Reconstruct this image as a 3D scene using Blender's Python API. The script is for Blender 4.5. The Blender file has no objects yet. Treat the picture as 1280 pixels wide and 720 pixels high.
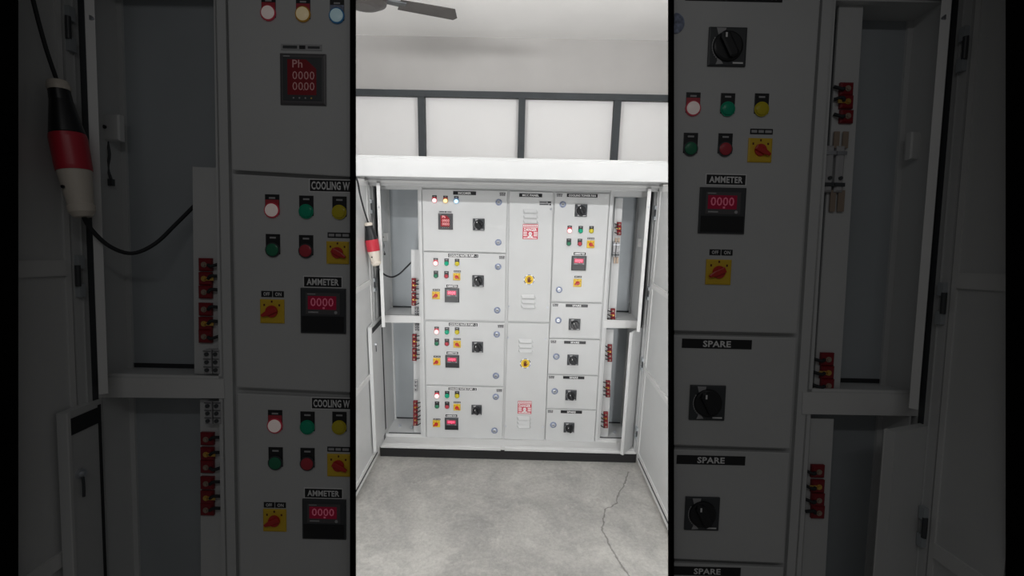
import bpy, bmesh, math, random
from mathutils import Vector, Matrix
random.seed(7)
S = bpy.context.scene
COL = S.collection

# ------------------------------------------------------------------ camera
FPX = 565.0
PITCH, YAW, ROLL = math.radians(11.56), math.radians(-0.437), math.radians(1.224)
DIST = 3.1
fw = Vector((math.sin(YAW)*math.cos(PITCH), math.cos(YAW)*math.cos(PITCH), -math.sin(PITCH)))
r0 = fw.cross(Vector((0, 0, 1))).normalized(); u0 = r0.cross(fw)
RT = math.cos(ROLL)*r0 + math.sin(ROLL)*u0
UP = -math.sin(ROLL)*r0 + math.cos(ROLL)*u0
BK = -fw
def ray(sx, sy):
    return RT*(sx-640) + UP*(360-sy) + fw*FPX
_d = ray(633, 575)
CAMH = -_d.z/_d.y*(DIST-0.10)
CAM = Vector((0, -DIST, CAMH))
cd = bpy.data.cameras.new('camera'); cam = bpy.data.objects.new('camera', cd); COL.objects.link(cam)
cam.matrix_world = Matrix((( RT.x, UP.x, BK.x, CAM.x), (RT.y, UP.y, BK.y, CAM.y), (RT.z, UP.z, BK.z, CAM.z), (0, 0, 0, 1)))
cd.sensor_fit = 'HORIZONTAL'; cd.sensor_width = 36; cd.lens = FPX/1280*36; cd.clip_start = 0.02
S.camera = cam

# ------------------------------------------------------------------ world, lamps, exposure
W = bpy.data.worlds.new('dim_ambient_fill'); S.world = W; W.use_nodes = True  # faint even fill for the nearer copies; no such hall
bg = W.node_tree.nodes['Background']; bg.inputs[0].default_value = (1.0, 0.985, 0.97, 1); bg.inputs[1].default_value = 0.045
S.view_settings.view_transform = 'Standard'; S.view_settings.look = 'None'
S.view_settings.exposure = 0; S.view_settings.gamma = 1; S.view_settings.use_curve_mapping = False
def area(name, loc, rot, sx, sy, power, col=(1.0, 0.99, 0.985)):
    l = bpy.data.lights.new(name, 'AREA'); l.shape = 'RECTANGLE'; l.size = sx; l.size_y = sy
    l.energy = power; l.color = col
    o = bpy.data.objects.new(name, l); COL.objects.link(o); o.location = loc; o.rotation_euler = rot
    return o
TUBE_Y = -1.68
for s_ in (-1, 1):     # either side of the opening: tube light above, added fill lamp below
    area('tube_light', (s_*0.86, TUBE_Y, 2.68), (math.radians(112), 0, 0), 0.45, 0.06, 18)
    area('low_fill_light', (s_*0.70, TUBE_Y, 0.85), (math.radians(90), 0, 0), 0.07, 1.1, 9)  # added fill evening out the lower doors and floor; no such fitting
area('ceiling_fill_light', (0.0, -1.62, 2.45), (math.radians(150), 0, 0), 1.1, 0.08, 7)  # added only to brighten the ceiling
area('side_fill_light', (0.0, -3.55, 2.95), (math.radians(35), 0, 0), 1.6, 0.08, 1.6)  # added lamp that lights the nearer copies and casts their roof shade

# ------------------------------------------------------------------ picture-independent panel frames
class Frame:
    """Axes of a cabinet front: u right, v up, w out towards the viewer, origin at its foot."""
    def __init__(s, m, ds):
        s.m, s.ds = m, ds
        def comp(p):
            q = p-CAM; x, y, z = q.dot(RT), q.dot(UP), q.dot(fw)/m
            return CAM + RT*x + UP*y + fw*z
        a, b, c = comp(Vector((0, 0, 0))), comp(Vector((1, 0, 0))), comp(Vector((0, 0, 1)))
        s.O = a; s.U = (b-a).normalized(); s.N = s.U.cross(c-a).normalized(); s.V = s.N.cross(s.U)
        s.M = Matrix(((s.U.x, s.V.x, s.N.x, a.x), (s.U.y, s.V.y, s.N.y, a.y), (s.U.z, s.V.z, s.N.z, a.z), (0, 0, 0, 1)))
    def uv(s, cx, cy, w=0.0):
        d = ray(640+(cx-640)*s.m, 360+(cy-360)*s.m)
        p0 = s.O + s.N*w
        t = (p0-CAM).dot(s.N)/d.dot(s.N)
        q = CAM + d*t - s.O
        return q.dot(s.U), q.dot(s.V)
    def k(s, cx, cy, w=0.0):
        a = s.uv(cx-1, cy, w); b = s.uv(cx+1, cy, w); return (b[0]-a[0])/2
    def p3(s, cx, cy, w=0.0):
        u, v = s.uv(cx, cy, w); return (u, v, w)
    def rect(s, x0, y0, x1, y1, w=0.0):
        cx, cy = (x0+x1)/2, (y0+y1)/2
        u, v = s.uv(cx, cy, w); k = s.k(cx, cy, w); a, b = abs(x1-x0)/2*k, abs(y1-y0)/2*k
        return u-a, u+a, v-b, v+b

# ------------------------------------------------------------------ materials
def mat(name, col, rough=0.5, metal=0.0, emit=None, es=1.0, bump=0.0, bscale=200, mottle=0.0, mscale=6, coat=0.0, spec=0.5):
    m = bpy.data.materials.new(name); m.use_nodes = True; n = m.node_tree.nodes; l = m.node_tree.links
    b = n['Principled BSDF']
    b.inputs['Base Color'].default_value = (*col, 1); b.inputs['Roughness'].default_value = rough
    b.inputs['Metallic'].default_value = metal; b.inputs['Specular IOR Level'].default_value = spec
    b.inputs['Coat Weight'].default_value = coat
    tc = n.new('ShaderNodeTexCoord')
    if mottle:
        nz = n.new('ShaderNodeTexNoise'); nz.inputs['Scale'].default_value = mscale; nz.inputs['Detail'].default_value = 5
        l.new(tc.outputs['Object'], nz.inputs['Vector'])
        cr = n.new('ShaderNodeValToRGB')
        cr.color_ramp.elements[0].position = 0.3; cr.color_ramp.elements[1].position = 0.7
        cr.color_ramp.elements[0].color = (*[c*(1-mottle) for c in col], 1); cr.color_ramp.elements[1].color = (*[min(1, c*(1+mottle)) for c in col], 1)
        l.new(nz.outputs['Fac'], cr.inputs['Fac']); l.new(cr.outputs['Color'], b.inputs['Base Color'])
    if bump:
        nz = n.new('ShaderNodeTexNoise'); nz.inputs['Scale'].default_value = bscale
        l.new(tc.outputs['Object'], nz.inputs['Vector'])
        bp = n.new('ShaderNodeBump'); bp.inputs['Strength'].default_value = bump; bp.inputs['Distance'].default_value = 0.001
        l.new(nz.outputs['Fac'], bp.inputs['Height']); l.new(bp.outputs['Normal'], b.inputs['Normal'])
    if emit:
        b.inputs['Emission Color'].default_value = (*emit, 1); b.inputs['Emission Strength'].default_value = es
    return m
PAINT = mat('grey_powder_coat', (0.60, 0.61, 0.61), 0.42, bump=0.15, mottle=0.02)
PAINT2 = mat('white_powder_coat', (0.68, 0.685, 0.68), 0.4, bump=0.15, mottle=0.02)
GALV = mat('galvanised_sheet', (0.42, 0.453, 0.475), 0.45, metal=0.15, mottle=0.05, mscale=4)
BLACK = mat('black_plastic', (0.012, 0.013, 0.015), 0.35)
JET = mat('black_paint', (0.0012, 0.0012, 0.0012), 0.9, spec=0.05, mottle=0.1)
DGREY = mat('dark_grey_plastic', (0.05, 0.055, 0.06), 0.4)
SCREENB = mat('meter_bezel', (0.10, 0.095, 0.10), 0.4)
GLASSB = mat('smoked_glass', (0.02, 0.02, 0.03), 0.12)
RUBBER = mat('black_rubber', (0.02, 0.022, 0.025), 0.7, mottle=0.1)
DARKPL = mat('plinth_black', (0.012, 0.012, 0.013), 0.6, mottle=0.2)
WHITE = mat('white_print', (0.85, 0.85, 0.85), 0.5)
CREAM = mat('cream_plastic', (0.66, 0.60, 0.52), 0.35)
SILV = mat('zinc_steel', (0.62, 0.64, 0.68), 0.3, metal=0.8)
BLUEFILM = mat('blue_film_ring_and_glow_tint', (0.24, 0.28, 0.40), 0.3, mottle=0.5, mscale=150)
YEL = mat('yellow_plastic', (0.78, 0.52, 0.03), 0.4)
RED = mat('red_plastic', (0.55, 0.03, 0.025), 0.35)
REDI = mat('red_insulator', (0.22, 0.008, 0.015), 0.4)
PLUGR = mat('plug_red', (0.50, 0.025, 0.045), 0.35)
GOLD = mat('brass', (0.75, 0.48, 0.12), 0.35, metal=0.7)
COPPER = mat('tinned_copper', (0.42, 0.33, 0.26), 0.45, metal=0.5)
SIGNR = mat('sign_red', (0.55, 0.05, 0.08), 0.5)
BROWN = mat('hand_brown', (0.13, 0.02, 0.008), 0.5)
GREENB = mat('green_cap', (0.02, 0.20, 0.10), 0.3)
REDB = mat('red_cap_and_glow_tint', (0.48, 0.04, 0.06), 0.3)
GREENL = mat('green_lens', (0.0, 0.36, 0.20), 0.25)
YELL = mat('yellow_lens', (0.60, 0.50, 0.02), 0.25)
TAG = mat('grey_label', (0.42, 0.42, 0.43), 0.5)
FANM = mat('fan_brown', (0.05, 0.045, 0.042), 0.4, mottle=0.15, mscale=20)
WALLG = mat('upper_wall_plaster', (0.385, 0.375, 0.365), 0.8, bump=0.3, bscale=40, mottle=0.04, mscale=3)
WALLW = mat('white_board', (0.70, 0.695, 0.69), 0.7, bump=0.1, mottle=0.015, mscale=3)
CEIL = mat('ceiling_plaster', (0.86, 0.85, 0.83), 0.9, bump=0.2, bscale=30, mottle=0.03, mscale=2)
FRAMEM = mat('dark_frame', (0.018, 0.024, 0.028), 0.6, mottle=0.15, mscale=12)
def glow(name, col, s, rough=0.3): return mat(name, tuple(c*0.3 for c in col), rough, emit=col, es=s)
GL = {}
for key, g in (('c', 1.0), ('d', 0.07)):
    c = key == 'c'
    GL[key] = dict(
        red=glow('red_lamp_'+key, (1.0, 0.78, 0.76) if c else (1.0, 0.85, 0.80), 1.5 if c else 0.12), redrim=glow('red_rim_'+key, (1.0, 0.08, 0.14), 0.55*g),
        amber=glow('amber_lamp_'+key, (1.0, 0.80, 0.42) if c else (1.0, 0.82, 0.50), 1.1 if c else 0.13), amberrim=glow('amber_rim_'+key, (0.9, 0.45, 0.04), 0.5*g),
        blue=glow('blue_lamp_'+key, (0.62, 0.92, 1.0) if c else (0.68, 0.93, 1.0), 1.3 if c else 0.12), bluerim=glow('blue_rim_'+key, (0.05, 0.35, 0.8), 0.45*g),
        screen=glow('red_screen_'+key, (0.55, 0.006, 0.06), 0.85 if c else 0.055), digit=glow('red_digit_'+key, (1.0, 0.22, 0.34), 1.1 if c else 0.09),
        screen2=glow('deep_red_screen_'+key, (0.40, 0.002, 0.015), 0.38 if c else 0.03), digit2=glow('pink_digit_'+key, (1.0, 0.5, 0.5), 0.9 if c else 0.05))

# ------------------------------------------------------------------ mesh builder
ZK = [1.0]
class MB:
    def __init__(s): s.v = []; s.f = []; s.mi = []; s.sm = []; s.mats = []
    def _m(s, m):
        if m not in s.mats: s.mats.append(m)
        return s.mats.index(m)
    def add(s, vs, fs, m, smooth=False):
        b = len(s.v); s.v += [tuple(p) for p in vs]; i = s._m(m)
        for f in fs: s.f.append([b+j for j in f]); s.mi.append(i); s.sm.append(smooth)
    def box(s, u0, u1, v0, v1, w0, w1, m, bev=0.0):
        s.prism([(u0, v0), (u1, v0), (u1, v1), (u0, v1)], w0, w1, m, bev)
    def prism(s, poly, w0, w1, m, bev=0.0):
        n = len(poly)
        ar = sum(poly[i][0]*poly[(i+1) % n][1]-poly[(i+1) % n][0]*poly[i][1] for i in range(n))
        if ar < 0: poly = poly[::-1]
        if bev > 0:
            c = (sum(p[0] for p in poly)/n, sum(p[1] for p in poly)/n)
            ins = []
            for i in range(n):
                a, b, d = Vector(poly[i-1]), Vector(poly[i]), Vector(poly[(i+1) % n])
                e1 = (b-a).normalized(); e2 = (d-b).normalized()
                n1 = Vector((-e1.y, e1.x)); n2 = Vector((-e2.y, e2.x)); k = n1+n2
                k = k/max(0.2, k.length_squared)*2*bev
                ins.append((b.x+k.x, b.y+k.y))
            rings = [[(x, y, w0) for x, y in poly], [(x, y, w1-bev) for x, y in poly], [(x, y, w1) for x, y in ins]]
        else:
            rings = [[(x, y, w0) for x, y in poly], [(x, y, w1) for x, y in poly]]
        vs = [p for r in rings for p in r]; fs = [list(range(n))[::-1], [(len(rings)-1)*n+i for i in range(n)]]
        for r in range(len(rings)-1):
            for i in range(n): fs.append([r*n+i, r*n+(i+1) % n, (r+1)*n+(i+1) % n, (r+1)*n+i])
        s.add(vs, fs, m)
    def hexa(s, a, b, m):           # two matching rings of four points
        fs = [[3, 2, 1, 0], [4, 5, 6, 7]]+[[i, (i+1) % 4, 4+(i+1) % 4, 4+i] for i in range(4)]
        s.add(list(a)+list(b), fs, m)
    def lathe(s, base, axis, prof, m, seg=24, smooth=True, mats=None):   # prof: (distance along axis, radius)
        ax = Vector(axis).normalized(); t = Vector((1, 0, 0)) if abs(ax.x) < 0.8 else Vector((0, 1, 0))
        e1 = ax.cross(t).normalized(); e2 = ax.cross(e1); B = Vector(base)
        for j in range(len(prof)-1):
            (h0, ra), (h1, rb) = prof[j], prof[j+1]
            vs = []
            for h, r in ((h0, ra), (h1, rb)):
                for i in range(seg):
                    a = 2*math.pi*i/seg; vs.append(B+ax*h+e1*math.cos(a)*r+e2*math.sin(a)*r)
            s.add(vs, [[i, (i+1) % seg, seg+(i+1) % seg, seg+i] for i in range(seg)], mats[j] if mats else m, smooth and abs(h1-h0) > 1e-5)
        for (h, r), fl, mm in ((prof[0], True, mats[0] if mats else m), (prof[-1], False, mats[-1] if mats else m)):
            if r > 1e-5:
                vs = [B+ax*h+e1*math.cos(2*math.pi*i/seg)*r+e2*math.sin(2*math.pi*i/seg)*r for i in range(seg)]
                s.add(vs, [list(range(seg))[::-1] if fl else list(range(seg))], mm)
    def disc(s, u, v, w, h, r, m, seg=24, dome=0.0):
        prof = [(0, r), (h, r)]
        if dome: prof += [(h+dome*0.55, r*0.84), (h+dome*0.85, r*0.5), (h+dome, 0.0001)]
        s.lathe((u, v, w), (0, 0, 1), prof, m, seg)
    def tube(s, pts, r, m, seg=8, sub=6):
        P = [Vector(p) for p in pts]
        if len(P) > 2:
            Q = []
            for i in range(len(P)-1):
                a = P[max(0, i-1)]; b = P[i]; c = P[i+1]; d = P[min(len(P)-1, i+2)]
                for k in range(sub):
                    t = k/sub; Q.append(0.5*((2*b)+(-a+c)*t+(2*a-5*b+4*c-d)*t*t+(-a+3*b-3*c+d)*t**3))
            Q.append(P[-1]); P = Q
        vs = []; e = None
        for i, p in enumerate(P):
            t = (P[min(i+1, len(P)-1)]-P[max(i-1, 0)]).normalized()
            if e is None: e = t.cross(Vector((0.3, 0.2, 1))).normalized()
            e = (e-t*e.dot(t)).normalized(); g = t.cross(e)
            for j in range(seg):
                a = 2*math.pi*j/seg; vs.append(p+(e*math.cos(a)+g*math.sin(a))*r)
        fs = [[i*seg+j, i*seg+(j+1) % seg, (i+1)*seg+(j+1) % seg, (i+1)*seg+j] for i in range(len(P)-1) for j in range(seg)]
        s.add(vs, fs, m, True)
        s.add(vs[:seg], [list(range(seg))[::-1]], m); s.add(vs[-seg:], [list(range(seg))], m)
    def text(s, txt, u0, u1, v0, v1, w, m, bold=0.02):
        vs, fs = text_mesh(txt, bold)
        xs = [p[0] for p in vs]; ys = [p[1] for p in vs]
        a, b, c, d = min(xs), max(xs), min(ys), max(ys)
        s.add([(u0+(x-a)/(b-a)*(u1-u0), v0+(y-c)/(d-c)*(v1-v0), w+z) for x, y, z in vs], fs, m)
    def build(s, name, parent=None, M=None, bevel=None):
        if ZK[0] != 1: s.v = [(x, y, z*ZK[0]) for x, y, z in s.v]
        me = bpy.data.meshes.new(name); me.from_pydata(s.v, [], s.f)
        for m in s.mats: me.materials.append(m)
        me.polygons.foreach_set('material_index', s.mi); me.polygons.foreach_set('use_smooth', s.sm)
        bm = bmesh.new(); bm.from_mesh(me); bmesh.ops.recalc_face_normals(bm, faces=bm.faces); bm.to_mesh(me); bm.free()
        me.update()
        o = bpy.data.objects.new(name, me); COL.objects.link(o)
        if parent: o.parent = parent
        if M is not None: o.matrix_world = M
        return o
_tc = {}
def text_mesh(t, bold):
    if (t, bold) in _tc: return _tc[(t, bold)]
    c = bpy.data.curves.new('lettering', 'FONT'); c.body = t; c.size = 1; c.offset = bold; c.resolution_u = 2; c.space_character = 1.05
    o = bpy.data.objects.new('lettering', c); COL.objects.link(o); bpy.context.view_layer.update()
    me = bpy.data.meshes.new_from_object(o.evaluated_get(bpy.context.evaluated_depsgraph_get()))
    r = ([tuple(v.co) for v in me.vertices], [list(p.vertices) for p in me.polygons])
    bpy.data.objects.remove(o); bpy.data.curves.remove(c); bpy.data.meshes.remove(me)
    _tc[(t, bold)] = r; return r
def tag(o, label=None, cat=None, group=None, kind=None):
    if label: o['label'] = label
    if cat: o['category'] = cat
    if group: o['group'] = group
    if kind: o['kind'] = kind
    return o
def empty(name, M, label, cat, group=None):
    o = bpy.data.objects.new(name, None); COL.objects.link(o); o.matrix_world = M; o.empty_display_size = 0.1
    return tag(o, label, cat, group)

# ------------------------------------------------------------------ fittings on the compartment doors
SURF = 0.0015
def plate(F, p, r, txt=None, outline=False, w=SURF, lab=None, tw=0.62, bars=None, base=BLACK, th=0.62, tx=None):
    u0, u1, v0, v1 = F.rect(*r, w); b = MB()
    if outline:
        e = 0.0022; b.box(u0-e, u1+e, v0-e, v1+e, 0, 0.0018, WHITE); b.box(u0, u1, v0, v1, 0, 0.0026, base)
    else: b.box(u0, u1, v0, v1, 0, 0.0026, base)
    du, dv = u1-u0, v1-v0; c = (u0+u1)/2; h = (v0+v1)/2
    if txt:
        a, z = tx if tx else (c-du*tw/2, c+du*tw/2)
        b.text(txt, a, z, h-dv*th/2, h+dv*th/2, 0.0032, WHITE, 0.03)
    if bars:      # lettering too small to read: pale dashes
        for (x0, x1, y0, y1, mm) in bars: b.box(u0+du*x0, u0+du*x1, v0+dv*y0, v0+dv*y1, 0.0026, 0.0032, mm)
    o = b.build('label_plate', p)
    if lab: o['label'] = lab
    return o
TAGBARS = [(0.04, 0.96, 0.55, 0.9, BLACK), (0.15, 0.38, 0.65, 0.82, WHITE), (0.5, 0.85, 0.65, 0.82, WHITE), (0.1, 0.3, 0.12, 0.38, DGREY), (0.42, 0.6, 0.12, 0.38, DGREY), (0.72, 0.9, 0.12, 0.38, DGREY)]
def small_tag(F, p, r): return plate(F, p, r, base=TAG, bars=TAGBARS)
def lamp(F, p, cx, cy, kind, R=2.75, g='c'):
    w = 0; u, v = F.uv(cx, cy, w+0.01); k = F.k(cx, cy); r = R*k; b = MB()
    glow_tint = {'red': REDB, 'amber': REDB, 'blue': BLUEFILM}.get(kind, None)
    b.box(u-r*1.02, u+r*1.02, v-r*0.6, v+r*2.25, 0, 0.003, BLACK, 0.0006)
    b.box(u-r*0.45, u+r*0.45, v+r*1.62, v+r*1.86, 0.003, 0.0034, TAG)
    if glow_tint: b.box(u-r*0.98, u+r*0.98, v, v+r*1.5, 0.003, 0.0033, glow_tint)  # glow of the lit lamp painted on its nameplate as a coloured patch
    lit = kind in ('red', 'amber', 'blue')
    G = GL[g]
    if lit:
        b.disc(u, v, 0.003, 0.006, r*1.1, G[kind+'rim']); b.disc(u, v, 0.009, 0.004, r*0.92, G[kind], dome=0.006)
    else:
        lens = {'green': GREENL, 'yellow': YELL, 'bgreen': GREENB, 'bred': REDB}[kind]
        b.disc(u, v, 0.003, 0.006, r*1.05, DGREY if kind[0] == 'b' else lens); b.disc(u, v, 0.009, 0.004, r*0.88, lens, dome=0.005)
    nm = {'red': 'glowing red indicator lamp', 'amber': 'glowing amber indicator lamp', 'blue': 'glowing blue indicator lamp', 'green': 'green indicator lamp',
          'yellow': 'yellow indicator lamp', 'bgreen': 'green push button', 'bred': 'red push button'}[kind]
    o = b.build('push_button' if kind[0] == 'b' and kind != 'blue' else 'indicator_lamp', p); o['label'] = nm
def selector(F, p, r, ang):
    u0, u1, v0, v1 = F.rect(*r, 0.006); b = MB(); c, h = (u0+u1)/2, (v0+v1)/2; s = (u1-u0)/2
    b.box(c-s, c+s, h-s, h+s, 0, 0.008, YEL, 0.003)
    for a in (40, 90, 140):
        x, y = c+math.cos(math.radians(a))*s*0.82, h+math.sin(math.radians(a))*s*0.82
        b.box(x-s*0.07, x+s*0.07, y-s*0.09, y+s*0.09, 0.008, 0.0084, BROWN)
    b.disc(c, h, 0.008, 0.008, s*0.50, RED)
    a = math.radians(ang); d = Vector((math.cos(a), math.sin(a))); q = Vector((-d.y, d.x)); C = Vector((c, h))
    pts = [C-d*s*0.5+q*s*0.22, C-d*s*0.5-q*s*0.22, C+d*s*0.35-q*s*0.22, C+d*s*0.86-q*s*0.10, C+d*s*0.86+q*s*0.10, C+d*s*0.35+q*s*0.22]
    b.prism([(x.x, x.y) for x in pts], 0.016, 0.026, RED, 0.002)
    o = b.build('selector_switch', p); o['label'] = 'yellow selector switch with red knob'
def rotary(F, p, r, closed=False):
    u0, u1, v0, v1 = F.rect(*r, 0.02); b = MB(); c, h = (u0+u1)/2, (v0+v1)/2; s = (u1-u0)/2
    b.box(c-s, c+s, h-s, h+s, 0, 0.012, DGREY, 0.003)
    t = 0.012
    b.prism([(c-s*0.62, h+s*0.95), (c-s*0.12, h+s*0.95), (c-s*0.2, h+s*0.45), (c-s*0.5, h+s*0.5)], t, t+0.0006, TAG)
    b.prism([(c-s*0.45, h-s*0.55), (c-s*0.2, h-s*0.9), (c-s*0.6, h-s*0.93)], t, t+0.0006, TAG)
    b.box(c+s*0.3, c+s*0.85, h-s*0.88, h-s*0.80, t, t+0.0006, WHITE)
    for i in range(10):      # pale arc printed round the knob
        a = math.radians(150+i*9); x, y = c+math.cos(a)*s*0.8, h+math.sin(a)*s*0.8
        b.box(x-s*0.04, x+s*0.04, y-s*0.06, y+s*0.06, t, t+0.0005, TAG)
    b.lathe((c, h, t), (0, 0, 1), [(0, s*0.80), (0.010, s*0.77), (0.014, s*0.68)], BLACK, 28)
    C = Vector((c, h)); a = math.radians(118); d = Vector((math.cos(a), math.sin(a))); q = Vector((-d.y, d.x))
    pts = [C-d*s*0.68-q*s*0.15, C-d*s*0.55-q*s*0.26, C+d*s*0.55-q*s*0.26, C+d*s*0.74-q*s*0.1, C+d*s*0.74+q*s*0.1, C+d*s*0.55+q*s*0.26, C-d*s*0.55+q*s*0.26, C-d*s*0.68+q*s*0.15]
    b.prism([(x.x, x.y) for x in pts], t+0.014, t+0.034, BLACK, 0.004)
    e = C+d*s*0.5
    b.box(e.x-s*0.05, e.x+s*0.05, e.y-s*0.12, e.y+s*0.12, t+0.034, t+0.0345, WHITE)
    b.build('rotary_handle', p)
def ammeter(F, p, r, g='c', dot=0):
    u0, u1, v0, v1 = F.rect(*r, 0.01); b = MB(); du, dv = u1-u0, v1-v0
    b.box(u0, u1, v0, v1, 0, 0.011, DGREY, 0.003)
    e = 0.035
    b.box(u0+du*e, u1-du*e, v0+dv*e, v0+dv*0.38, 0.011, 0.013, BLACK)
    b.box(u0+du*0.12, u1-du*0.12, v0+dv*0.42, v0+dv*0.90, 0.011, 0.0125, SCREENB)
    G = GL[g]
    b.box(u0+du*0.17, u1-du*0.20, v0+dv*0.53, v0+dv*0.83, 0.0125, 0.0130, G['screen'])
    b.text('0000', u0+du*0.23, u1-du*0.26, v0+dv*0.60, v0+dv*0.79, 0.0134, G['digit'], 0.01)
    b.box(u0+du*0.50, u0+du*0.545, v0+dv*0.545, v0+dv*0.585, 0.0130, 0.0135, G['digit'])
    b.box(u0+du*0.18, u0+du*0.40, v0+dv*0.455, v0+dv*0.485, 0.0125, 0.0128, TAG); b.box(u0+du*0.16, u0+du*0.34, v0+dv*0.86, v0+dv*0.88, 0.0125, 0.0128, TAG)
    b.disc(u1-du*0.21, v0+dv*0.47, 0.0125, 0.0015, du*0.035, TAG)
    o = b.build('ammeter', p); o['label'] = 'black digital ammeter with red digits'
def multimeter(F, p, r, g='c'):
    u0, u1, v0, v1 = F.rect(*r, 0.01); b = MB(); du, dv = u1-u0, v1-v0
    b.box(u0, u1, v0, v1, 0, 0.010, SCREENB, 0.004)
    b.box(u0+du*0.07, u1-du*0.07, v0+dv*0.08, v1-dv*0.08, 0.010, 0.0115, DGREY, 0.001)
    G = GL[g]
    b.prism([(u0+du*x, v0+dv*y) for x, y in ((0.17, 0.19), (0.80, 0.19), (0.80, 0.70), (0.58, 0.88), (0.17, 0.88))], 0.0115, 0.0120, G['screen2'])
    b.text('Ph', u0+du*0.28, u0+du*0.50, v0+dv*0.72, v0+dv*0.87, 0.0124, G['digit2'], 0.01)
    b.text('0000', u0+du*0.28, u0+du*0.76, v0+dv*0.49, v0+dv*0.65, 0.0124, G['digit2'], 0.0)
    b.text('0000', u0+du*0.28, u0+du*0.76, v0+dv*0.28, v0+dv*0.44, 0.0124, G['digit2'], 0.0)
    b.box(u0+du*0.515, u0+du*0.535, v0+dv*0.28, v0+dv*0.30, 0.0120, 0.0126, G['digit2'])
    b.box(u0+du*0.08, u0+du*0.22, v0+dv*0.93, v0+dv*0.95, 0.010, 0.0112, TAG)
    for i in range(4): b.disc(u0+du*(0.3+i*0.13), v0+dv*0.13, 0.0115, 0.001, du*0.018, TAG if i < 3 else GOLD)
    o = b.build('power_meter', p); o['label'] = 'grey square meter with three rows of red digits'
def lock(F, p, cx, cy, R=4.1):
    u, v = F.uv(cx, cy, 0.004); r = R*F.k(cx, cy); b = MB()
    b.lathe((u, v, 0), (0, 0, 1), [(0, r), (0.003, r), (0.005, r*0.8), (0.005, r*0.58)], BLUEFILM)
    b.lathe((u, v, 0.002), (0, 0, 1), [(0, r*0.56), (0.006, r*0.56), (0.008, r*0.42)], SILV)
    b.box(u-r*0.32, u+r*0.32, v-r*0.07, v+r*0.07, 0.010, 0.0104, BLACK)
    b.build('door_lock', p)
def louvre(F, p, x0, x1, y):
    u0, u1, v0, v1 = F.rect(x0, y-3.0, x1, y+1.2, 0.0); b = MB(); n = 8; rows = []
    for t in (0, 1):        # hooded vent: slopes out downward, open lip below
        for i in range(n+1):
            x = i/n; e = min(1, math.sin(math.pi*min(max(x, 0), 1))*3)
            rows.append((u0+(u1-u0)*x, v1-(v1-v0)*t, 0.001 if t == 0 else 0.001+0.013*e))
    for i in range(n+1):
        x = i/n; rows.append((u0+(u1-u0)*x, v0-0.001, 0.0005))
    b.add(rows, [[i, i+1, n+2+i, n+1+i] for i in range(n)]+[[n+1+i, n+2+i, 2*n+3+i, 2*n+2+i] for i in range(n)], PAINT)
    b.build('vent_louvre', p)
def bolt(F, p, cx, cy):
    u, v = F.uv(cx, cy); b = MB(); b.lathe((u, v, 0), (0, 0, 1), [(0, 0.008), (0.002, 0.008), (0.002, 0.005), (0.006, 0.0045)], SILV, 12); b.build('screw', p)
def danger(F, p, r):
    u0, u1, v0, v1 = F.rect(*r); b = MB(); du, dv = u1-u0, v1-v0
    def R(x0, x1, y0, y1, m, z): b.box(u0+du*x0, u0+du*x1, v0+dv*y0, v0+dv*y1, z, z+0.0005, m)
    b.box(u0, u1, v0, v1, 0, 0.0012, SIGNR)
    R(0.03, 0.97, 0.84, 0.96, WHITE, 0.0012)
    for i in range(8): R(0.08+i*0.11, 0.08+i*0.11+0.07, 0.87, 0.93, SIGNR, 0.0017)
    R(0.02, 0.98, 0.77, 0.80, WHITE, 0.0012)
    b.text('DANGER', u0+du*0.08, u0+du*0.92, v0+dv*0.53, v0+dv*0.74, 0.0016, WHITE, 0.03)
    for x in (0.05, 0.72):
        for j in range(3): R(x, x+0.24, 0.42-j*0.11, 0.48-j*0.11, WHITE, 0.0012)
    R(0.06, 0.94, 0.05, 0.10, WHITE, 0.0012)
    c = u0+du*0.5; h = v0+dv*0.36                  # skull over crossed bones
    b.disc(c, h, 0.0012, 0.0006, du*0.12, WHITE, 16); b.box(c-du*0.07, c+du*0.07, h-dv*0.17, h-dv*0.05, 0.0012, 0.0018, WHITE)
    for s in (-1, 1):
        b.disc(c+s*du*0.045, h, 0.0018, 0.0004, du*0.026, SIGNR, 10)
        b.prism([(c-s*du*0.18, h-dv*0.13), (c-s*du*0.18, h-dv*0.17), (c+s*du*0.18, h-dv*0.27), (c+s*du*0.18, h-dv*0.23)], 0.0012, 0.0017, WHITE)
    o = b.build('danger_sign', p); o['label'] = 'red and white DANGER sign'
def handsign(F, p, cx, cy, R=6.9):
    u, v = F.uv(cx, cy); r = R*F.k(cx, cy); b = MB()
    b.disc(u, v, 0, 0.0012, r*0.97, WHITE, 32)
    for i in range(6):      # broken dark ring
        a0 = math.radians(i*60+12); a1 = math.radians(i*60+48); pts = []
        for q, rr in ((0, 0.98), (1, 0.84)):
            for j in range(7):
                a = a0+(a1-a0)*(j if q == 0 else 6-j)/6; pts.append((u+math.cos(a)*r*rr, v+math.sin(a)*r*rr))
        b.prism(pts, 0.0012, 0.0018, BLUEFILM if i % 3 else DGREY)
    b.disc(u, v, 0.0012, 0.001, r*0.80, YEL, 32)
    z = 0.0022
    def P(l): b.prism([(u+x*r, v+y*r) for x, y in l], z, z+0.0006, BROWN)
    P([(-0.28, -0.5), (0.16, -0.5), (0.24, -0.1), (0.2, 0.08), (-0.3, 0.08)])
    for x, t in ((-0.29, 0.38), (-0.15, 0.52), (0.0, 0.55), (0.13, 0.42)): P([(x, 0.05), (x+0.11, 0.05), (x+0.12, t-0.04), (x+0.06, t), (x+0.01, t-0.03)])
    P([(0.14, -0.3), (0.46, 0.02), (0.5, -0.08), (0.2, -0.48)])
    o = b.build('warning_sign', p); o['label'] = 'round yellow sign with a dark raised hand'

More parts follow.
